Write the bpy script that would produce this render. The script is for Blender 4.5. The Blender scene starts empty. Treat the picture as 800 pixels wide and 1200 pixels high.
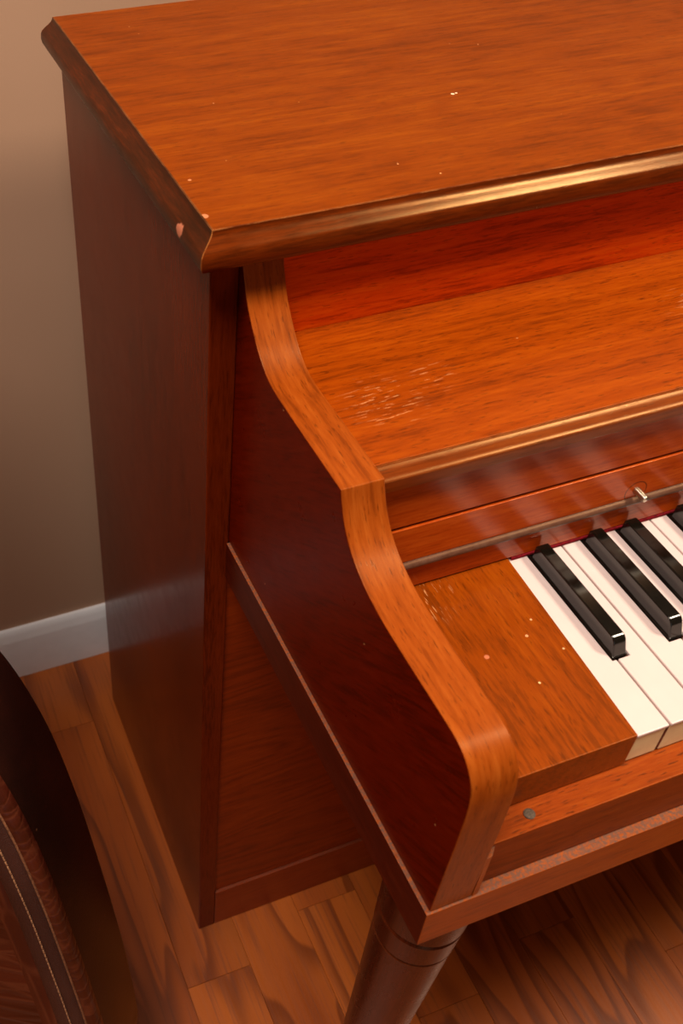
import bpy, bmesh, math, random
from mathutils import Vector, Matrix
random.seed(7)
C = bpy.context.scene.collection
PI = math.pi

# ------------------------------------------------------------------ camera
cam = bpy.data.cameras.new('camera')
co = bpy.data.objects.new('camera', cam); C.objects.link(co)
R = Vector((0.9364745645061079, -0.35061206994602473, 0.009304108837452623))
U = Vector((0.23154434404378355, 0.637938177839379, 0.7344536050672681))
D = Vector((0.2634437449901389, 0.6856428061776311, -0.6785951190234382))
m = Matrix((( R.x, U.x, -D.x, -0.19769796), (R.y, U.y, -D.y, -0.50438046), (R.z, U.z, -D.z, 1.22566746), (0, 0, 0, 1)))
co.matrix_world = m
cam.sensor_fit = 'VERTICAL'; cam.sensor_height = 24.0; cam.sensor_width = 16.0
cam.lens = 1229.75 / 1200 * 24.0
cam.shift_x = 163.97 / 1200; cam.shift_y = -43.5 / 1200
cam.clip_start = 0.01
cam.dof.use_dof = True; cam.dof.focus_distance = .78; cam.dof.aperture_fstop = 9.0
bpy.context.scene.camera = co

# ------------------------------------------------------------------ node helpers
class NT:
    def __init__(s, name):
        s.mat = bpy.data.materials.new(name); s.mat.use_nodes = True
        s.t = s.mat.node_tree; s.t.nodes.clear()
        s.out = s.t.nodes.new('ShaderNodeOutputMaterial')
        s.b = s.t.nodes.new('ShaderNodeBsdfPrincipled')
        s.t.links.new(s.b.outputs[0], s.out.inputs[0])
    def link(s, a, b): s.t.links.new(a, b)
    def put(s, sock, v):
        if hasattr(v, 'is_output'): s.link(v, sock)
        elif v is not None: sock.default_value = v
    def coord(s, kind='Object'):
        return s.t.nodes.new('ShaderNodeTexCoord').outputs[kind]
    def mapping(s, v, loc=(0, 0, 0), scale=(1, 1, 1), rot=(0, 0, 0)):
        n = s.t.nodes.new('ShaderNodeMapping'); s.link(v, n.inputs[0])
        s.put(n.inputs['Location'], loc); n.inputs['Scale'].default_value = scale; n.inputs['Rotation'].default_value = rot
        return n.outputs[0]
    def noise(s, v, scale=5, detail=4, rough=.5, dist=0, out=0):
        n = s.t.nodes.new('ShaderNodeTexNoise'); s.link(v, n.inputs['Vector'])
        n.inputs['Scale'].default_value = scale; n.inputs['Detail'].default_value = detail
        n.inputs['Roughness'].default_value = rough; n.inputs['Distortion'].default_value = dist
        return n.outputs[out]
    def voro(s, v, scale=5, feature='F1', out='Distance', rnd=1):
        n = s.t.nodes.new('ShaderNodeTexVoronoi'); s.link(v, n.inputs['Vector']); n.feature = feature
        n.inputs['Scale'].default_value = scale; n.inputs['Randomness'].default_value = rnd
        return n.outputs[out]
    def math(s, op, a, b=None, c=None, clamp=False):
        n = s.t.nodes.new('ShaderNodeMath'); n.operation = op; n.use_clamp = clamp
        s.put(n.inputs[0], a); s.put(n.inputs[1], b)
        if c is not None: s.put(n.inputs[2], c)
        return n.outputs[0]
    def vmath(s, op, a, b=None, out=0):
        n = s.t.nodes.new('ShaderNodeVectorMath'); n.operation = op
        s.put(n.inputs[0], a)
        if b is not None: s.put(n.inputs[1], b)
        return n.outputs[out]
    def sep(s, v):
        n = s.t.nodes.new('ShaderNodeSeparateXYZ'); s.link(v, n.inputs[0]); return n.outputs
    def rng(s, v, a, b, c=0., d=1., smooth=True):
        n = s.t.nodes.new('ShaderNodeMapRange'); n.interpolation_type = 'SMOOTHSTEP' if smooth else 'LINEAR'
        s.put(n.inputs[0], v)
        for i, x in enumerate((a, b, c, d)): n.inputs[i + 1].default_value = x
        return n.outputs[0]
    def mix(s, f, a, b, mode='MIX'):
        n = s.t.nodes.new('ShaderNodeMix'); n.data_type = 'RGBA'; n.blend_type = mode
        s.put(n.inputs[0], f)
        for sock, v in ((n.inputs[6], a), (n.inputs[7], b)):
            if isinstance(v, tuple): v = (*v[:3], 1)
            s.put(sock, v)
        return n.outputs[2]
    def bump(s, h, strength=.2, dist=.001, normal=None):
        n = s.t.nodes.new('ShaderNodeBump'); n.inputs['Strength'].default_value = strength; n.inputs['Distance'].default_value = dist
        s.put(n.inputs['Height'], h)
        if normal: s.link(normal, n.inputs['Normal'])
        return n.outputs[0]
    def edge(s, radius=.0008):
        n = s.t.nodes.new('ShaderNodeBevel'); n.samples = 4; n.inputs['Radius'].default_value = radius
        g = s.t.nodes.new('ShaderNodeNewGeometry')
        d = s.vmath('DOT_PRODUCT', n.outputs[0], g.outputs['Normal'], out='Value')
        return s.math('SUBTRACT', 1., d)
    def normalz(s):
        g = s.t.nodes.new('ShaderNodeNewGeometry'); return s.sep(g.outputs['True Normal'])[2]

def lin(r, g, b):
    f = lambda c: (c / 255 / 12.92) if c / 255 <= .04045 else ((c / 255 + .055) / 1.055) ** 2.4
    return (f(r), f(g), f(b))

GR = {'X': (1, 1, 1), 'Y': (1, 1, 1), 'Z': (1, 1, 1)}
def wood(name, axis='X', dark=(60, 15, 4), mid=(130, 48, 12), light=(165, 75, 20), rough=.3, fig=.35, figscale=1.0,
         streak=.5, pores=.4, uv=False, coat=0., wear=1.0, dust=0., spots=(), scratch=(), seed=0., bumpk=.12, spec=.3, ring=None, specks=1.0, dustall=None, tint=(1., .62, .32)):
    dark = tuple(a * .6 + b * .4 for a, b in zip(dark, mid)); light = tuple(a * .7 + b * .3 for a, b in zip(light, mid))
    n = NT(name)
    v = n.coord('UV' if uv else 'Object')
    ai = 'XYZ'.index(axis)
    def sc(a, c): l = [c, c, c]; l[ai] = a; return tuple(l)
    base = n.mapping(v, loc=(seed, seed * 1.7, seed * .6))
    # broad figure: contour lines of a stretched smooth noise
    f1 = n.noise(n.mapping(base, scale=sc(2.2 * figscale, 9 * figscale)), 1, 2, .45, .3)
    ctr = n.math('FRACT', n.math('MULTIPLY', f1, 15.))
    tri = n.math('ABSOLUTE', n.math('SUBTRACT', n.math('MULTIPLY', ctr, 2.), 1.))
    # streaks
    s1 = n.noise(n.mapping(base, scale=sc(8, 150)), 1, 6, .68)
    s2 = n.noise(n.mapping(base, scale=sc(48, 520)), 1, 3, .65)
    broad = n.noise(n.mapping(base, scale=sc(3, 11)), 1, 3, .5)
    t = n.math('ADD', n.math('MULTIPLY', n.rng(s1, .3, .72), streak), n.math('MULTIPLY', tri, fig))
    t = n.math('ADD', t, n.math('MULTIPLY', n.rng(broad, .25, .75), .4))
    t = n.math('ADD', t, n.math('MULTIPLY', n.rng(s2, .3, .7), .5))
    t = n.math('DIVIDE', t, streak + fig + .9)
    c = n.mix(n.rng(t, .18, .5), lin(*dark), lin(*mid))
    c = n.mix(n.rng(t, .45, .85), c, lin(*light))
    po = n.noise(n.mapping(base, scale=sc(110, 850)), 1, 2, .5)
    pm = n.math('MULTIPLY', n.rng(po, .60, .70), min(1., pores * 1.3))
    c = n.mix(pm, c, tuple(x * .45 for x in lin(*dark)))
    if specks:
        vd = n.voro(n.mapping(base, scale=sc(55, 70)), 1)
        vn = n.noise(base, 22, 2, .5)
        sm = n.math('MULTIPLY', n.rng(vd, .045, .03), n.rng(vn, .55, .62))
        c = n.mix(n.math('MULTIPLY', sm, .6 * specks), c, lin(225, 165, 110))
    for (px, py, pz, r, k) in scratch:      # cluster of short rubbed scratches
        dd = n.vmath('DISTANCE', v, (px, py, pz), out='Value')
        sn = n.noise(n.mapping(v, scale=sc(80, 700), rot=(0, 0, .1)), 1, 2, .6)
        mk = n.math('MULTIPLY', n.rng(dd, r, r * .2), n.rng(sn, .60, .67))
        c = n.mix(n.math('MULTIPLY', mk, k), c, lin(235, 165, 105))
    for (px, py, pz, r, col) in spots:
        dd = n.vmath('DISTANCE', v, (px, py, pz), out='Value')
        dd = n.math('ADD', dd, n.math('MULTIPLY', n.noise(v, 260, 2), r * .8))
        c = n.mix(n.rng(dd, r * 1.45, r * 1.25), c, lin(*col))
    if ring:
        px, py, pz, r = ring
        dd = n.vmath('DISTANCE', v, (px, py, pz), out='Value')
        rr = n.math('ABSOLUTE', n.math('SUBTRACT', dd, r))
        c = n.mix(n.math('MULTIPLY', n.rng(rr, .0006, .0002), .75), c, lin(60, 30, 10))
    if wear:
        e = n.edge()
        wn = n.noise(v, 60, 4, .7)
        em = n.math('MULTIPLY', n.rng(e, .02, .16), n.rng(wn, .30, .62))
        c = n.mix(n.math('MULTIPLY', em, .65 * wear), c, lin(215, 135, 70))
    rg = n.math('ADD', rough, n.math('MULTIPLY', n.math('SUBTRACT', n.noise(v, 40, 4, .6), .5), .16))
    if dust:
        nz = n.rng(n.normalz(), .6, .9)
        dn = n.noise(v, 420, 4, .7)
        dm = n.math('MULTIPLY', n.math('MULTIPLY', nz, n.rng(dn, .35, .6, .25, 1.)), dust)
        c = n.mix(dm, c, lin(104, 76, 66))
        rg = n.math('ADD', rg, n.math('MULTIPLY', dm, .35))
    if dustall:
        dn = n.noise(v, 160, 5, .75)
        c = n.mix(n.rng(dn, .3, .7, .4 * dustall, dustall), c, lin(135, 108, 92))
    n.put(n.b.inputs['Base Color'], c)
    n.put(n.b.inputs['Roughness'], rg)
    n.b.inputs['Specular IOR Level'].default_value = spec
    n.b.inputs['Specular Tint'].default_value = (*tint, 1)
    n.b.inputs['Coat Weight'].default_value = coat
    n.b.inputs['Coat Tint'].default_value = (1., .85, .7, 1)
    n.b.inputs['Coat Roughness'].default_value = .12
    h = n.math('SUBTRACT', n.math('MULTIPLY', s2, .6), pm)
    n.put(n.b.inputs['Normal'], n.bump(h, bumpk, .0004))
    return n.mat

def plain(name, col, rough=.4, metal=0., spec=.5, noise_amt=.08, nscale=60, bumpk=0., coat=0.):
    n = NT(name); v = n.coord()
    x = n.noise(v, nscale, 4, .6)
    c = n.mix(n.rng(x, .3, .7), tuple(a * (1 - noise_amt) for a in lin(*col)), tuple(min(1, a * (1 + noise_amt)) for a in lin(*col)))
    n.put(n.b.inputs['Base Color'], c); n.b.inputs['Roughness'].default_value = rough
    n.b.inputs['Metallic'].default_value = metal; n.b.inputs['Specular IOR Level'].default_value = spec
    n.b.inputs['Coat Weight'].default_value = coat
    if bumpk: n.put(n.b.inputs['Normal'], n.bump(x, bumpk, .001))
    return n.mat

# ------------------------------------------------------------------ mesh helpers
def obj(name, bm, mats, parent=None, bevel=0., seg=2, smooth=None, props=None):
    bmesh.ops.recalc_face_normals(bm, faces=bm.faces)
    me = bpy.data.meshes.new(name); bm.to_mesh(me); bm.free()
    for mm in (mats if isinstance(mats, (list, tuple)) else [mats]): me.materials.append(mm)
    o = bpy.data.objects.new(name, me); C.objects.link(o)
    if parent: o.parent = parent
    if smooth is not None:
        for p in me.polygons: p.use_smooth = True
        try: me.set_sharp_from_angle(angle=math.radians(smooth))
        except Exception: pass
    if bevel:
        b = o.modifiers.new('bevel', 'BEVEL'); b.width = bevel; b.segments = seg; b.limit_method = 'ANGLE'; b.angle_limit = math.radians(40)
        b.harden_normals = True
        for p in me.polygons: p.use_smooth = True
        try: me.set_sharp_from_angle(angle=math.radians(30))
        except Exception: pass
    for k, vv in (props or {}).items(): o[k] = vv
    return o
def add_box(bm, x0, x1, y0, y1, z0, z1, mi=0):
    v = [bm.verts.new(p) for p in ((x0, y0, z0), (x1, y0, z0), (x1, y1, z0), (x0, y1, z0), (x0, y0, z1), (x1, y0, z1), (x1, y1, z1), (x0, y1, z1))]
    for f in ((0, 1, 2, 3), (4, 5, 6, 7), (0, 1, 5, 4), (1, 2, 6, 5), (2, 3, 7, 6), (3, 0, 4, 7)):
        bm.faces.new([v[i] for i in f]).material_index = mi
def box(*a):
    bm = bmesh.new(); add_box(bm, *a); return bm
def prism_x(pts, x0, x1, uv=False):
    """polygon in (y,z) swept along x"""
    bm = bmesh.new(); a = [bm.verts.new((x0, y, z)) for y, z in pts]; b = [bm.verts.new((x1, y, z)) for y, z in pts]
    L = [0]
    n = len(pts)
    for i in range(n): L.append(L[-1] + math.dist(pts[i], pts[(i + 1) % n]))
    lay = bm.loops.layers.uv.new('UVMap')
    for i in range(n):
        j = (i + 1) % n
        f = bm.faces.new((a[i], a[j], b[j], b[i]))
        for lp, q in zip(f.loops, ((L[i], x0), (L[i + 1], x0), (L[i + 1], x1), (L[i], x1))): lp[lay].uv = q
    for vs in (a, b):
        f = bm.faces.new(vs)
        for lp in f.loops: lp[lay].uv = (lp.vert.co.y * .8 - lp.vert.co.z * .6, lp.vert.co.z * .8 + lp.vert.co.y * .6)
    return bm
def poly_z(pts, z0, z1, mi=0, bm=None):
    bm = bm or bmesh.new(); a = [bm.verts.new((x, y, z0)) for x, y in pts]; b = [bm.verts.new((x, y, z1)) for x, y in pts]
    n = len(pts)
    for i in range(n):
        j = (i + 1) % n; bm.faces.new((a[i], a[j], b[j], b[i])).material_index = mi
    bm.faces.new(a).material_index = mi; bm.faces.new(b).material_index = mi
    return bm
def curve(pts, k=6):
    """Catmull-Rom through 2D/3D points"""
    out = []
    P = [Vector(p) for p in pts]
    P = [2 * P[0] - P[1]] + P + [2 * P[-1] - P[-2]]
    for i in range(1, len(P) - 2):
        for s in range(k):
            t = s / k; a, b, c, d = P[i - 1:i + 3]
            out.append(tuple(.5 * ((2 * b) + (c - a) * t + (2 * a - 5 * b + 4 * c - d) * t * t + (3 * b - a - 3 * c + d) * t ** 3)))
    out.append(tuple(P[-2])); return out
def lathe(prof, cx=0, cy=0, seg=48, lean=None):
    """prof (z, r); lean(z) -> x,y centre"""
    bm = bmesh.new(); rings = []
    lay = bm.loops.layers.uv.new('UVMap')
    for z, r in prof:
        ox, oy = lean(z) if lean else (cx, cy)
        rings.append([bm.verts.new((ox + r * math.cos(2 * PI * i / seg), oy + r * math.sin(2 * PI * i / seg), z)) for i in range(seg)])
    for k in range(len(rings) - 1):
        for i in range(seg):
            j = (i + 1) % seg
            f = bm.faces.new((rings[k][i], rings[k][j], rings[k + 1][j], rings[k + 1][i]))
            for lp, q in zip(f.loops, ((prof[k][0], i), (prof[k][0], i + 1), (prof[k + 1][0], i + 1), (prof[k + 1][0], i))): lp[lay].uv = (q[0], q[1] * .004)
    bm.faces.new(rings[0]); bm.faces.new(rings[-1])
    return bm
def tube(pts, r, seg=8, closed=False):
    bm = bmesh.new(); P = [Vector(p) for p in pts]; rings = []
    n = len(P)
    for i, p in enumerate(P):
        a = P[(i - 1) % n] if closed or i else P[0]; b = P[(i + 1) % n] if closed or i < n - 1 else P[-1]
        d = (b - a).normalized(); u = d.cross(Vector((.3, -.8, .52))).normalized(); w = d.cross(u)
        rings.append([bm.verts.new(p + r * (u * math.cos(2 * PI * k / seg) + w * math.sin(2 * PI * k / seg))) for k in range(seg)])
    for i in range(n if closed else n - 1):
        A, B = rings[i], rings[(i + 1) % n]
        for k in range(seg): bm.faces.new((A[k], A[(k + 1) % seg], B[(k + 1) % seg], B[k]))
    if not closed: bm.faces.new(rings[0]); bm.faces.new(rings[-1])
    return bm
def empty(name, loc, label, cat):
    o = bpy.data.objects.new(name, None); C.objects.link(o); o.location = loc
    o['label'] = label; o['category'] = cat; o.empty_display_size = .1
    return o

# ------------------------------------------------------------------ materials
M = {}
M['lid'] = wood('walnut_lid', 'X', (92, 35, 0), (131, 54, 0), (152, 72, 2), rough=.42, fig=.28, streak=.55, pores=.35, seed=3.1, spec=.14, wear=.3,
                spots=[(-.0026, .0035, .9256, .0024, (200, 125, 85)), (.2208, .106, .9256, .0014, (250, 215, 180)), (.2240, .1065, .9256, .0009, (250, 215, 180)), (.1338, .0244, .9256, .0006, (225, 160, 110)), (.1526, .0045, .9256, .0006, (230, 170, 110)), (.0577, .1465, .9256, .0006, (210, 150, 110)), (.0042, .0476, .9256, .0011, (205, 130, 85)), (.2867, .1801, .9256, .0006, (225, 160, 110))])
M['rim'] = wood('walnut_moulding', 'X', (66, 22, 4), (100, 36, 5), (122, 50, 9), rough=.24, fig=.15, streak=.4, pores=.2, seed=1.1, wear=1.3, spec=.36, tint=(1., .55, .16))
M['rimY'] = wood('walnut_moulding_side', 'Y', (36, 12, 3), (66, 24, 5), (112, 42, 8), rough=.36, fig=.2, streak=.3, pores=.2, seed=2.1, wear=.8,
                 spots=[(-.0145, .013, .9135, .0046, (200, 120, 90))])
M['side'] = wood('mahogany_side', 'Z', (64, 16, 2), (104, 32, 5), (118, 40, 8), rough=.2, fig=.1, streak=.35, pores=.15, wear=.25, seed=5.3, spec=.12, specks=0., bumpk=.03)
M['sidefront'] = wood('mahogany_case_front', 'Z', (70, 20, 8), (100, 32, 12), (120, 44, 16), rough=.3, fig=.1, streak=.4, pores=.2, wear=.3, seed=6.3, specks=0.)
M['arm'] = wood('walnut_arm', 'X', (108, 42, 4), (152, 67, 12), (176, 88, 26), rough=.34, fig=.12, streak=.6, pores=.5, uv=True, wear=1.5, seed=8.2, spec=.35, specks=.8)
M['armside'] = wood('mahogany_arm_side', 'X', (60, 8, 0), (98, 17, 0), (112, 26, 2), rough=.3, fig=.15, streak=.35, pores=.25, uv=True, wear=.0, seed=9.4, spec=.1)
M['shelf'] = wood('mahogany_shelf', 'X', (100, 34, 0), (150, 58, 0), (172, 76, 3), rough=.4, fig=.08, streak=.7, pores=.5, seed=10.2,
                  scratch=[(.078, -.088, .836, .032, .6), (.118, -.075, .836, .02, .4), (.33, -.075, .836, .04, .4)], spec=.4)
M['nosing'] = wood('mahogany_nosing', 'X', (80, 28, 4), (112, 42, 5), (134, 60, 12), rough=.3, fig=.1, streak=.5, pores=.4, seed=11.2, dust=0, spec=.5, tint=(1., .55, .18))
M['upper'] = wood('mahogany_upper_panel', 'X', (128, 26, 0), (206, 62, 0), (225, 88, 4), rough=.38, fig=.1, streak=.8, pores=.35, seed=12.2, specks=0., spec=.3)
M['fall'] = wood('mahogany_fallboard', 'X', (135, 42, 6), (180, 68, 12), (200, 88, 22), rough=.2, fig=.12, streak=.4, pores=.25, seed=13.2, spec=.4, tint=(1., .75, .5), specks=.2, bumpk=.03,
                 ring=(.2425, -.141, .7585, .0085))
M['bead'] = wood('dusty_bead', 'X', (60, 26, 12), (84, 42, 24), (100, 56, 34), rough=.4, fig=.1, streak=.4, pores=.1, seed=14.2, dustall=.35, wear=0)
M['block'] = wood('walnut_key_block', 'Y', (98, 38, 0), (142, 58, 0), (166, 78, 4), rough=.36, fig=.12, streak=.5, pores=.45, seed=15.6, specks=1.3, spec=.4,
                  scratch=[(.085, -.15, .7255, .03, .7)], spots=[(.1462, -.2162, .7256, .0007, (230, 180, 130)), (.1309, -.2004, .7256, .0010, (225, 160, 110)), (.0995, -.2059, .7256, .0016, (200, 115, 80)), (.1185, -.2325, .7256, .0008, (240, 200, 140)), (.1405, -.1905, .7256, .0008, (230, 170, 120))])
M['slip'] = wood('mahogany_key_slip', 'X', (104, 36, 2), (146, 56, 6), (166, 76, 16), rough=.4, fig=.1, streak=.5, pores=.6, seed=16.7)
M['bed'] = wood('mahogany_keybed', 'X', (122, 44, 0), (172, 74, 2), (188, 90, 8), rough=.35, fig=.1, streak=.4, pores=.25, seed=17.2, dust=.9, specks=.3)
M['bedend'] = wood('mahogany_keybed_end', 'Y', (54, 10, 3), (80, 20, 6), (98, 30, 9), rough=.4, fig=.1, streak=.4, pores=.25, seed=21.2, specks=.3, wear=.3)
M['leg'] = wood('mahogany_leg', 'X', (48, 14, 4), (76, 25, 7), (98, 36, 11), rough=.28, fig=.12, streak=.3, pores=.25, uv=True, wear=.3, seed=18.1, spec=.35, specks=.4)
M['knee'] = wood('mahogany_knee_panel', 'X', (90, 26, 4), (130, 44, 6), (150, 58, 10), rough=.4, fig=.5, figscale=1.2, streak=.3, pores=.15, wear=.2, seed=19.4, specks=0.)
M['rail'] = wood('mahogany_rail', 'X', (95, 28, 8), (132, 46, 13), (150, 60, 18), rough=.35, fig=.15, streak=.4, pores=.2, wear=.6, seed=20.4, specks=0., dust=.4)
M['white'] = plain('white_key_top', (232, 210, 206), .25, noise_amt=.02, nscale=30)
M['ivory'] = plain('yellowed_key_front', (255, 228, 176), .4, noise_amt=.08, nscale=80)
M['keywood'] = plain('bare_key_wood', (150, 84, 56), .7)
M['black'] = plain('black_key', (16, 13, 9), .13, noise_amt=.25, nscale=90, spec=.6)
M['felt'] = plain('red_felt', (120, 20, 30), .95, spec=.1, noise_amt=.4, nscale=600)
M['steel'] = plain('steel', (190, 180, 160), .3, metal=1.)
M['oldsteel'] = plain('tarnished_screw', (92, 76, 62), .75, metal=.3, noise_amt=.4, nscale=900)

# ------------------------------------------------------------------ room
def floor_mat():
    n = NT('oak_floor'); v = n.coord('Object')
    a = n.t.nodes.new('ShaderNodeAttribute'); a.attribute_name = 'plank'; rnd = a.outputs['Fac']
    off = n.t.nodes.new('ShaderNodeCombineXYZ'); n.put(off.inputs[0], n.math('MULTIPLY', rnd, 37.)); n.put(off.inputs[1], n.math('MULTIPLY', rnd, 91.)); n.put(off.inputs[2], n.math('MULTIPLY', rnd, 13.))
    vv = n.vmath('ADD', v, off.outputs[0])
    f1 = n.noise(n.mapping(vv, scale=(13, 2.3, 1)), 1, 2, .4, .25)
    ctr = n.math('FRACT', n.math('MULTIPLY', f1, 7.))
    line = n.rng(ctr, .0, .55, 1., 0.)
    line2 = n.rng(ctr, .90, 1., 0., 1.)
    ln = n.math('MAXIMUM', line, line2)
    fine = n.noise(n.mapping(vv, scale=(260, 9, 1)), 1, 4, .6)
    broad = n.noise(n.mapping(vv, scale=(9, 2, 1)), 1, 3, .5)
    c = n.mix(n.rng(broad, .3, .7), lin(168, 80, 25), lin(200, 106, 38))
    c = n.mix(n.math('MULTIPLY', ln, .68), c, lin(108, 46, 14))
    c = n.mix(n.rng(fine, .5, .72, 0., .5), c, lin(100, 44, 16))
    tint = n.rng(rnd, 0., 1., .78, .95, False)
    c = n.mix(1., c, n.vmath('SCALE', (1., 1., 1.), None), 'MULTIPLY') if False else c
    mul = n.t.nodes.new('ShaderNodeVectorMath'); mul.operation = 'SCALE'; n.link(c, mul.inputs[0]); n.link(tint, mul.inputs['Scale'])
    n.put(n.b.inputs['Base Color'], mul.outputs[0])
    n.put(n.b.inputs['Roughness'], n.rng(fine, .3, .7, .30, .42))
    n.put(n.b.inputs['Normal'], n.bump(n.math('ADD', fine, ln), .06, .0005))
    return n.mat
def build_floor():
    bm = bmesh.new(); lay = bm.faces.layers.float.new('plank')
    W_ = .0762; x0 = .0412
    known = {-1: -.0585, -2: .319, 4: -.1405, 6: -.211, 0: .62, 1: -.02, 2: .5, 3: -.62, 5: .41, -3: -.35}
    rr = random.Random(4)
    for i in range(-30, 34):
        a, b = x0 + i * W_, x0 + (i + 1) * W_
        base = known.get(i, rr.uniform(-.5, .5))
        ys = [base]
        while ys[-1] < .46: ys.append(ys[-1] + rr.uniform(.55, 1.1))
        while ys[0] > -2.2: ys.insert(0, ys[0] - rr.uniform(.55, 1.1))
        for y0, y1 in zip(ys[:-1], ys[1:]):
            y1 = min(y1, .47)
            if y0 >= y1: continue
            g = .0001; e = .00035; h = .0004
            outer = [(a + g, y0 + g), (b - g, y0 + g), (b - g, y1 - g), (a + g, y1 - g)]
            inner = [(a + e, y0 + e), (b - e, y0 + e), (b - e, y1 - e), (a + e, y1 - e)]
            k = rr.random()
            lo = [bm.verts.new((x, y, -.018)) for x, y in outer]
            o = [bm.verts.new((x, y, -h)) for x, y in outer]; t = [bm.verts.new((x, y, 0)) for x, y in inner]
            fs = [bm.faces.new(t), bm.faces.new(list(reversed(lo)))]
            for q in range(4):
                r = (q + 1) % 4
                fs.append(bm.faces.new((o[q], o[r], t[r], t[q]))); fs.append(bm.faces.new((lo[q], lo[r], o[r], o[q])))
            for f in fs: f[lay] = k
    return obj('floor', bm, floor_mat(), props={'kind': 'structure'})
build_floor()
def wall_mat():
    n = NT('painted_wall'); v = n.coord()
    x = n.noise(v, 350, 3, .6); y = n.noise(v, 3, 2)
    n.put(n.b.inputs['Base Color'], n.mix(n.rng(y, .3, .7), lin(186, 148, 122), lin(192, 154, 128)))
    n.b.inputs['Roughness'].default_value = .75; n.b.inputs['Specular IOR Level'].default_value = .2
    n.put(n.b.inputs['Normal'], n.bump(x, .12, .001))
    return n.mat
YW = .4375
obj('wall_back', box(-2.2, 2.6, YW, YW + .12, -.02, 2.5), wall_mat(), props={'kind': 'structure'})
bz = .0957; yb = .425
bprof = [(YW, 0), (yb, 0), (yb, bz - .020), (yb + .0012, bz - .015), (yb + .0035, bz - .009), (yb + .0045, bz - .004), (yb + .008, bz), (YW, bz)]
obj('baseboard_back', prism_x(bprof, -2.2, 2.6), plain('white_trim_paint', (246, 246, 252), .35, noise_amt=.02, nscale=40), bevel=.0008, props={'kind': 'structure'})

# ------------------------------------------------------------------ piano
WX = 1.52                                   # overall width of the case
piano = empty('upright_piano', (0, 0, 0), 'reddish brown wooden upright piano with curved arm and exposed keyboard, standing before the wall', 'piano')
def mirror(x): return WX - x
# case sides
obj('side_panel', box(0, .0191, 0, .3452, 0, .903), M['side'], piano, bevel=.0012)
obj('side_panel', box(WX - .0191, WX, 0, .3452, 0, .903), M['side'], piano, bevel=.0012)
obj('back_panel', box(.0195, WX - .0195, .325, .343, .02, .90), M['side'], piano, bevel=.001)
# lid with ogee moulding (a mitred rim on front and both ends)
prof = [(0, .9256), (.0008, .9232), (.0030, .9209), (.0062, .9187), (.0090, .9165), (.0102, .9142), (.0106, .9115), (.0104, .9085), (.0094, .9056), (.0075, .9036), (.0050, .9032)]
prof = [(-.0010, .9256)] + curve(prof, 3)
lx, ly, lyb = -.0046, -.0136, .342
def lid_top():
    return box(lx + .0010, WX - lx - .0010, ly + .0010, lyb, .9033, .9256)
def rim_front():
    bm = bmesh.new(); A = []; B = []
    for o_, z in prof:
        A.append(bm.verts.new((lx - o_, ly - o_, z))); B.append(bm.verts.new((WX - lx + o_, ly - o_, z)))
    A.append(bm.verts.new((lx + .0010, ly + .0010, .9032))); B.append(bm.verts.new((WX - lx - .0010, ly + .0010, .9032)))
    n = len(A)
    for i in range(n): bm.faces.new((A[i], A[(i + 1) % n], B[(i + 1) % n], B[i]))
    bm.faces.new(A); bm.faces.new(B); return bm
def rim_end(s):
    bm = bmesh.new(); A = []; B = []
    X = (lambda x: x) if s < 0 else (lambda x: WX - x)
    for o_, z in prof:
        A.append(bm.verts.new((X(lx - o_), ly - o_, z))); B.append(bm.verts.new((X(lx - o_), lyb, z)))
    A.append(bm.verts.new((X(lx + .0010), ly + .0010, .9032))); B.append(bm.verts.new((X(lx + .0010), lyb, .9032)))
    n = len(A)
    for i in range(n): bm.faces.new((A[i], A[(i + 1) % n], B[(i + 1) % n], B[i]))
    bm.faces.new(A); bm.faces.new(B); return bm
lid = obj('lid', lid_top(), M['lid'], piano)
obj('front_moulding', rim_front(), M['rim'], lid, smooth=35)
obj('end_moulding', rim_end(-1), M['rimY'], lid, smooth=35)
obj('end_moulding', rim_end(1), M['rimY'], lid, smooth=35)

# arms: side profile in (y, z)
top = [(-.0010, .9030), (-.0040, .8925), (-.0078, .8830), (-.0118, .8735), (-.0175, .8650), (-.0250, .8565), (-.0330, .8487), (-.0425, .8425), (-.0520, .8390), (-.0640, .8375)]
P = [(.0030, .9030)] + curve(top, 4) + [(-.0900, .8372), (-.1200, .8374), (-.1488, .8374)]
low = [(-.1488, .8374), (-.1528, .8270), (-.1580, .8180), (-.1640, .8110), (-.1710, .8055), (-.1800, .8010), (-.1920, .7972), (-.2080, .7948), (-.2250, .7940)]
P += curve(low, 4)[1:] + [(-.2500, .7940), (-.2650, .7940)]
nose = [(-.2650, .7940), (-.2790, .7938), (-.2885, .7920), (-.2965, .7870), (-.3020, .7790), (-.3045, .7680), (-.3052, .7550)]
P += curve(nose, 5)[1:] + [(-.3050, .7280), (-.3042, .6950), (-.3032, .6502)]
P += [(.0030, .6502)]
# collapse duplicates
ARM = [P[0]]
for q in P[1:]:
    if math.dist(q, ARM[-1]) > 1e-4: ARM.append(q)
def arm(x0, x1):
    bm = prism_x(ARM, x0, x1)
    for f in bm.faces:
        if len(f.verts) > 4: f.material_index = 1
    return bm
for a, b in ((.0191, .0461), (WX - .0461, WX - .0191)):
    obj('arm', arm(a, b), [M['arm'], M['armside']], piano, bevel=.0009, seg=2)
# small bracket where the arm meets the key slip
for s in (0, 1):
    pts = [(.0462, -.3036), (.0462, -.2984), (.0545, -.2984), (.0500, -.3030)]
    if s: pts = [(WX - x, y) for x, y in pts]
    obj('arm_bracket', poly_z(pts, .6503, .6935), M['bed'], piano)
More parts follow.
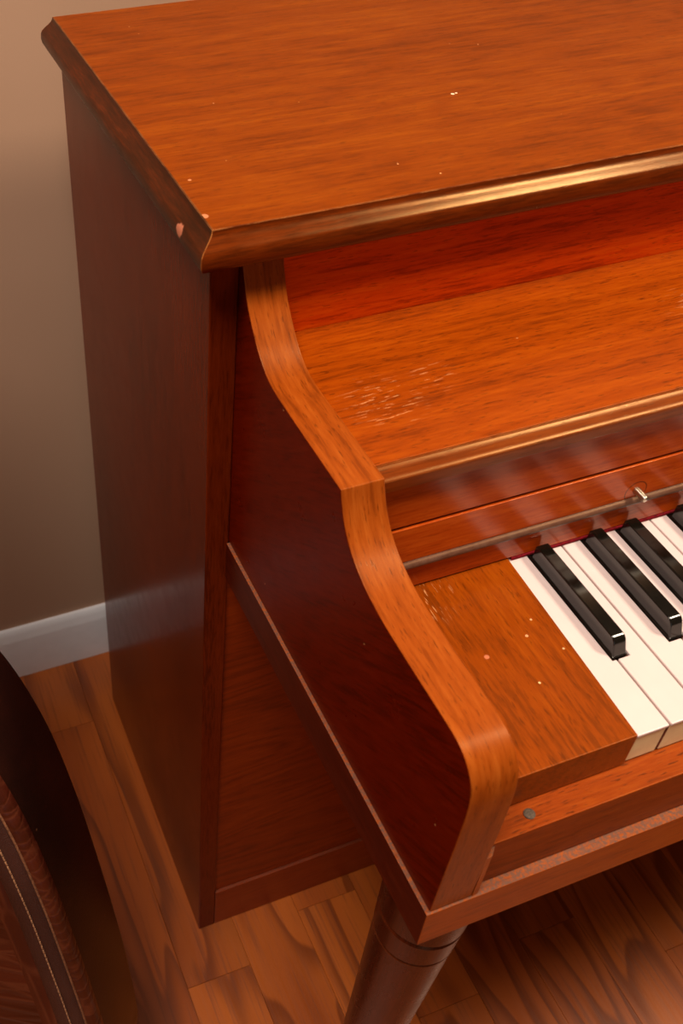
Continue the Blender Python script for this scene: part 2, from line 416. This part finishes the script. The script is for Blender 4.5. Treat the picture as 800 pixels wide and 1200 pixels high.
# upper panel, shelf and its nosing
obj('upper_panel', box(.0462, WX - .0462, -.004, .012, .800, .9028), M['upper'], piano)
obj('shelf', box(.0463, WX - .0463, -.1366, -.0042, .826, .836), M['shelf'], piano, bevel=.0005)
nos = [(-.1367, .8355), (-.1372, .8350), (-.1376, .8346), (-.1410, .8336), (-.1440, .8328), (-.1462, .8322), (-.1470, .8314), (-.1472, .8300), (-.1470, .8232), (-.1455, .8222), (-.1367, .8222)]
obj('shelf_nosing', prism_x(nos, .0463, WX - .0463), M['nosing'], piano, bevel=.0004)
# fallboard: upper board, lower board (proud by a hair), bead, foot
fb = obj('fallboard', prism_x([(-.1412, .8221), (-.1418, .7850), (-.125, .7850), (-.125, .8221)], .0463, WX - .0463), M['fall'], piano, bevel=.0004)
obj('lower_board', prism_x([(-.1425, .7826), (-.1435, .7538), (-.125, .7538), (-.125, .7826)], .0463, WX - .0463), M['fall'], fb, bevel=.0005)
hb = obj('hinge_gap', box(.0463, WX - .0463, -.139, -.126, .7826, .7850), M['black'], fb)
bd = [(-.128, .7536), (-.1440, .7536), (-.1455, .7530), (-.1464, .7515), (-.1464, .7500), (-.1455, .7486), (-.128, .7480)]
obj('bead', prism_x(bd, .0463, WX - .0463), M['bead'], fb, smooth=40)
obj('foot_board', box(.0463, WX - .0463, -.1425, -.126, .7268, .7478), M['fall'], fb, bevel=.0006)
obj('felt_strip', box(.157, WX - .157, -.1432, -.127, .7240, .7266), M['felt'], piano, bevel=.0008)
# pull pin of the fallboard
def pin():
    bm = bmesh.new(); r = .0026
    pr = [(0, r), (.0086, r), (.0098, r * .82), (.0101, r * .45)]
    rings = []
    for d_, rr in pr:
        rings.append([bm.verts.new((rr * math.cos(2 * PI * i / 20), -d_, rr * math.sin(2 * PI * i / 20))) for i in range(20)])
    for a, b in zip(rings, rings[1:]):
        for i in range(20): bm.faces.new((a[i], a[(i + 1) % 20], b[(i + 1) % 20], b[i]))
    bm.faces.new(rings[-1]); bm.faces.new(rings[0]); return bm
for x in (.2425, WX - .2425):
    k = obj('pull_pin', pin(), M['steel'], fb, smooth=40); k.location = (x, -.1432, .7600)
    k['label'] = 'small steel pin'
# keybed with its dusty ledge
kbm = box(.0167, WX - .0167, -.3045, -.0002, .612, .650)
kbm.normal_update()
for f in kbm.faces:
    if abs(f.calc_center_median().x - WX / 2) > WX / 2 - .02: f.material_index = 1
obj('keybed', kbm, [M['bed'], M['bedend']], piano, bevel=.0006)
# key slip
slip = obj('key_slip', box(.0464, WX - .0464, -.2983, -.2792, .6505, .6955), M['slip'], piano, bevel=.0006)
def screw():
    bm = bmesh.new()
    prf = [(.0, .0034), (.0007, .0033), (.0012, .0026), (.0013, .0010)]
    rings = [[bm.verts.new((r * math.cos(2 * PI * i / 20), r * math.sin(2 * PI * i / 20), z)) for i in range(20)] for z, r in prf]
    for a, b in zip(rings, rings[1:]):
        for i in range(20): bm.faces.new((a[i], a[(i + 1) % 20], b[(i + 1) % 20], b[i]))
    bm.faces.new(rings[0]); bm.faces.new(rings[-1]); return bm
for x in (.0816, WX - .0816):
    k = obj('screw', screw(), M['oldsteel'], slip, smooth=40); k.location = (x, -.2895, .6953)
    k['label'] = 'round tarnished screw head'
# key blocks
KT = .7236
for s in (0, 1):
    pts = [(.0464, -.2819), (.1500, -.2819), (.1555, -.1380), (.1555, -.1270), (.0464, -.1270)]
    if s: pts = [(WX - x, y) for x, y in reversed(pts)]
    obj('key_block', poly_z(pts, .6960, .7256), M['block'], piano, bevel=.0007)
obj('key_frame', box(.0464, WX - .0464, -.279, -.125, .652, .694), M['keywood'], piano)

# keys -------------------------------------------------------------
x0 = .1497; PW = .0235; yf = -.2814; yk = -.2327; yb_ = -.1300
SH = {'C#': 2, 'D#': 2}
names = ['A', 'B'] + ['C', 'D', 'E', 'F', 'G', 'A', 'B'] * 7 + ['C']
off = {'A': .0029, 'C': -.0029, 'D': .0012, 'F': -.0036, 'G': 0.0}   # offset of the black key to the right of a white key
blacks = {}
for i, nme in enumerate(names):
    if nme in off and i < len(names) - 1:
        blacks[i] = x0 + (i + 1) * PW + off[nme]
G_ = .00065; BW = .0063
def white_key(i):
    a = x0 + i * PW + G_; b = x0 + (i + 1) * PW - G_
    lt, rt = a, b
    if (i - 1) in blacks: lt = max(lt, blacks[i - 1] + BW)
    if i in blacks: rt = min(rt, blacks[i] - BW)
    a2 = a
    if i == 0: a2, lt = .1504, .1561
    b2 = b
    if i == len(names) - 1: b2, rt = WX - .1504, WX - .1561
    pts = [(a2, yf), (b2, yf)]
    if rt < b - 1e-6 and i != len(names) - 1: pts += [(b, yk), (rt, yk), (rt, yb_)]
    else: pts += [(rt, yb_)]
    if lt > a + 1e-6 and i != 0: pts += [(lt, yb_), (lt, yk), (a, yk)]
    else: pts += [(lt, yb_)]
    bm = poly_z(pts, .7212, KT, 0)
    # body under the top plate, front slightly set back
    ins = [(x + (.0003 if x < (a + b) / 2 else -.0003), y + (.0008 if y < yf + .001 else 0)) for x, y in pts]
    bm.faces.ensure_lookup_table(); n0 = len(bm.faces)
    poly_z(ins, .6965, .7211, 1, bm)
    bm.faces.ensure_lookup_table()
    for f in bm.faces[n0:]:
        if f.calc_center_median().y > yf + .002: f.material_index = 2
    return bm
for i in range(len(names)):
    o = obj('white_key', white_key(i), [M['white'], M['ivory'], M['keywood']], piano, bevel=.0007, seg=2)
def black_key():
    bm = bmesh.new()
    # sections along y: (y, half width base, half width top, z base, z top)
    zb, zt = .7205, .7357
    # plinth
    add_box(bm, -.0054, .0054, yk + .0012, yb_ - .012, .700, .7238)
    # front profile (y, z, half width): gently sloped face, rounded brow
    pr = [(yk + .0014, .7228, .0050), (yk + .0030, .7270, .0048), (yk + .0044, .7310, .0046), (yk + .0054, .7334, .00455), (yk + .0070, .7350, .0045), (yk + .0094, .7357, .0044),
          (-.1464, .7357, .0044), (-.1452, .7340, .0045), (-.1450, .7228, .0050)]
    A = [bm.verts.new((-h, y, z)) for y, z, h in pr]; B = [bm.verts.new((h, y, z)) for y, z, h in pr]
    for i in range(len(pr)): bm.faces.new((A[i], A[(i + 1) % len(pr)], B[(i + 1) % len(pr)], B[i]))
    bm.faces.new(A); bm.faces.new(B)
    return bm
first = None
for i, bx in blacks.items():
    if first is None:
        first = obj('black_key', black_key(), M['black'], piano, bevel=.0010, seg=3); o = first
    else:
        o = first.copy(); C.objects.link(o); o.parent = piano
    o.location = (bx, 0, 0)

# legs: tapered, turned, splayed outwards -----------------------------
def leg(mx=False):
    def r_(z): return .0305 - .0330 * (.6 - z)
    pr = [(0.0, .0105), (.012, .0118), (.02, .0122)]
    for z in (.1, .2, .3, .4, .48, .515): pr.append((z, r_(z)))
    pr += [(.5195, r_(.52)), (.5205, r_(.52) - .0011), (.5225, r_(.52) - .0011), (.5235, r_(.525) + .0003)]
    pr += [(.5480, r_(.548) + .0005), (.5500, r_(.55) - .0008), (.5515, r_(.55) - .0008), (.5530, r_(.553) + .0006), (.590, r_(.59) + .0008), (.6118, r_(.61) + .0008)]
    def lean(z):
        x = .0584 - .0503 * (.6 - z); return ((WX - x) if mx else x, -.262)
    return lathe(pr, lean=lean, seg=64)
obj('leg', leg(), M['leg'], piano, smooth=25)
obj('leg', leg(True), M['leg'], piano, smooth=25)
# knee board between the sides
obj('knee_panel', box(.0197, WX - .0197, .0035, .012, .077, .6115), M['knee'], piano, bevel=.0006)
obj('bottom_rail', box(.0197, WX - .0197, .0002, .020, .0, .0762), M['rail'], piano, bevel=.0008)

# ------------------------------------------------------------------ instrument case, lower left
def croc_mat(name, dark, mid, scale=45, rough=.35, stretch=(1, 1, 1)):
    n = NT(name); v = n.coord('UV')
    vv = n.mapping(v, scale=stretch)
    wob = n.vmath('ADD', vv, n.vmath('SCALE', n.noise(vv, 9, 3, .5, out=1), None)) if False else vv
    d_ = n.voro(wob, scale, 'DISTANCE_TO_EDGE', rnd=.75)
    cell = n.noise(vv, scale * .35, 3, .6)
    k = n.rng(d_, .0, .09)
    c = n.mix(k, lin(98, 46, 28), n.mix(n.rng(cell, .3, .7), lin(*dark), lin(*mid)))
    c = n.mix(n.rng(cell, .35, .55, .9, .0), c, n.mix(n.rng(cell, .3, .7), lin(*dark), lin(*mid)))
    n.put(n.b.inputs['Base Color'], c); n.b.inputs['Roughness'].default_value = rough
    n.put(n.b.inputs['Normal'], n.bump(n.rng(d_, 0., .2), .35, .001))
    return n.mat
def leather_mat(name, dark, mid, rough, gr=700, bk=.35):
    n = NT(name); v = n.coord('Object')
    g = n.voro(v, gr, 'DISTANCE_TO_EDGE'); b = n.noise(v, 14, 4, .6)
    sp = n.math('MULTIPLY', n.rng(n.voro(v, 60), .08, .05), n.rng(n.noise(v, 21, 2), .58, .62))
    c = n.mix(n.rng(b, .35, .7), lin(*dark), lin(*mid))
    c = n.mix(n.math('MULTIPLY', sp, .4), c, lin(150, 100, 70))
    n.put(n.b.inputs['Base Color'], c); n.b.inputs['Roughness'].default_value = rough
    n.put(n.b.inputs['Normal'], n.bump(n.rng(g, 0, .3), bk, .0006))
    return n.mat
M['case_wall'] = leather_mat('dark_polished_case_wall', (20, 7, 5), (40, 14, 8), .34, 300, .08)
M['case_band'] = leather_mat('smooth_brown_leather_band', (58, 30, 24), (72, 40, 32), .42, 800, .5)
M['croc_edge'] = croc_mat('crocodile_edge_leather', (58, 20, 10), (84, 32, 18), 85, .33, (1, .45, 1))
M['croc_panel'] = croc_mat('crocodile_panel_leather', (58, 16, 8), (80, 26, 14), 30, .34, (.45, 1.9, 1))
M['thread'] = plain('tan_thread', (170, 120, 84), .8, noise_amt=.35, nscale=900)
M['piping'] = plain('worn_tan_cord', (130, 84, 56), .6, noise_amt=.35, nscale=500)

az, el = math.radians(-30), math.radians(10)
cn = Vector((math.cos(el) * math.sin(az), -math.cos(el) * math.cos(az), math.sin(el)))
cs = Vector((math.cos(az), math.sin(az), 0)); ct = cn.cross(cs)
HF = .29035; DP = .09
def P3(s, t, h): return cs * s + ct * t + cn * h
# outline of the body: right half from the photo, mirrored about sc, neck up
right = [(-.030, .150), (-.031, .185), (-.036, .225), (-.047, .293), (-.062, .371), (-.078, .446), (-.097, .516), (-.117, .566), (-.138, .602), (-.165, .635), (-.185, .68), (-.192, .76), (-.192, .90), (-.200, .985), (-.225, 1.02)]
SC = -.262
# lowest point of the case on the floor
def floor_t(h): return -(cn.z * h) / ct.z
T0 = floor_t(HF - DP)
T0 = max(T0, floor_t(HF)) + .001
right = [(SC + .06, T0), (-.130, T0 + .012), (-.080, T0 + .040), (-.046, T0 + .085)] + [q for q in right if q[1] > T0 + .12]
outline = curve(right, 5)
loop = outline + [(2 * SC - s, t) for s, t in reversed(outline)]
def inset(lp, d_):
    n = len(lp); out = []
    for i in range(n):
        a = Vector(lp[(i - 1) % n]); b = Vector(lp[(i + 1) % n]); t = (b - a)
        if t.length < 1e-9: t = Vector((1, 0))
        t.normalize(); nn = Vector((-t.y, t.x)); out.append((lp[i][0] + nn.x * d_, lp[i][1] + nn.y * d_))
    return out
case = empty('instrument_case', P3(SC, T0, HF - DP / 2), 'dark brown leather instrument case with crocodile pattern and tan stitching, standing left of the piano', 'case')
case.location = (P3(SC, T0, HF - DP / 2).x, P3(SC, T0, HF - DP / 2).y, 0)
def child(o): o.location = -case.location; return o
def strips(rows, uvs=None):
    """rows: list of (loop, h)"""
    bm = bmesh.new(); lay = bm.loops.layers.uv.new('UVMap'); R_ = []
    L = [0.]
    lp0 = rows[0][0]
    for i in range(len(lp0)): L.append(L[-1] + math.dist(lp0[i], lp0[(i + 1) % len(lp0)]))
    for lp, h in rows: R_.append([bm.verts.new(P3(s, t, h)) for s, t in lp])
    n = len(lp0); w = 0
    for k in range(len(R_) - 1):
        w2 = w + math.dist(rows[k][0][3], rows[k + 1][0][3]) + abs(rows[k][1] - rows[k + 1][1])
        for i in range(n):
            j = (i + 1) % n
            f = bm.faces.new((R_[k][i], R_[k][j], R_[k + 1][j], R_[k + 1][i]))
            for q, uv in zip(f.loops, ((L[i], w), (L[i + 1], w), (L[i + 1], w2), (L[i], w2))): q[lay].uv = uv
        w = w2
    return bm, R_, lay
def cap(bm, ring, lay):
    f = bm.faces.new(ring)
    for q in f.loops: q[lay].uv = (q.vert.co.dot(cs), q.vert.co.dot(ct))
hb_ = HF - DP
bm, R_, lay = strips([(inset(loop, .006), hb_), (inset(loop, .0015), hb_ + .002), (loop, hb_ + .007), (loop, HF - .008), (inset(loop, .001), HF - .003), (inset(loop, .003), HF - .001), (inset(loop, .006), HF - .001)])
cap(bm, R_[0], lay); cap(bm, R_[-1], lay)
child(obj('case_wall', bm, M['case_wall'], case, smooth=50))
bm, R_, lay = strips([(inset(loop, -.0016), HF - .010), (inset(loop, -.0022), HF - .005), (inset(loop, -.0010), HF - .0005), (inset(loop, .002), HF + .0012), (inset(loop, .0060), HF + .0016)])
child(obj('edge_binding', bm, M['croc_edge'], case, smooth=60))
child(obj('piping', tube([P3(s, t, HF + .0016) for s, t in inset(loop, .0066)], .0010, 8, True), M['piping'], case, smooth=60))
bm, R_, lay = strips([(inset(loop, .0064), HF + .0004), (inset(loop, .0085), HF + .0035), (inset(loop, .014), HF + .0052), (inset(loop, .022), HF + .0050), (inset(loop, .029), HF + .0036), (inset(loop, .0315), HF + .0008), (inset(loop, .033), HF - .001)])
child(obj('leather_band', bm, M['case_band'], case, smooth=60))
# stitching: every stitch a small dash, one mesh
stl = inset(loop, .0175); bm = bmesh.new(); acc = 0
pts = [P3(s, t, HF + .0055) for s, t in stl]; pts.append(pts[0])
dense = []
for a, b in zip(pts, pts[1:]):
    k = max(1, int((b - a).length / .0012)); dense += [a.lerp(b, q / k) for q in range(k)]
i = 0
while i + 3 < len(dense):
    sub = tube([dense[i], dense[i + 1] + cn * .0003, dense[i + 2] + cn * .0003, dense[i + 3]], .0007, 5)
    me_ = bpy.data.meshes.new('tmp'); sub.to_mesh(me_); sub.free(); bm.from_mesh(me_); bpy.data.meshes.remove(me_); i += 4
child(obj('stitching', bm, M['thread'], case, smooth=60))
bm, R_, lay = strips([(inset(loop, .031), HF - .0015), (inset(loop, .036), HF + .0005), (inset(loop, .045), HF + .0012)])
cap(bm, R_[-1], lay)
child(obj('front_panel', bm, M['croc_panel'], case, smooth=60))

# ------------------------------------------------------------------ light
def area(name, loc, target, size, power, col):
    l = bpy.data.lights.new(name, 'AREA'); l.shape = 'DISK'; l.size = size; l.energy = power; l.color = col
    o = bpy.data.objects.new(name, l); C.objects.link(o); o.location = loc
    d_ = (Vector(target) - Vector(loc)).normalized(); o.rotation_euler = d_.to_track_quat('-Z', 'Y').to_euler(); return o
area('ceiling_lamp_right', (1.3, -.52, 2.4), (.3, -.1, .8), .4, 36, (1., .83, .62))
area('ceiling_lamp_left', (-.5, -.5, 2.4), (-.2, .0, .3), .6, 35, (1., .87, .74))
area('daylight_window', (-.9, -3.2, 1.1), (-.1, .3, .3), 1.3, 4, (.85, .92, 1.))
w = bpy.data.worlds.new('room'); bpy.context.scene.world = w; w.use_nodes = True
bg = w.node_tree.nodes['Background']; bg.inputs[0].default_value = (.60, .40, .27, 1); bg.inputs[1].default_value = .19
sc = bpy.context.scene
sc.view_settings.view_transform = 'Standard'; sc.view_settings.look = 'None'
sc.view_settings.exposure = -0.08; sc.view_settings.gamma = 1; sc.view_settings.use_curve_mapping = False
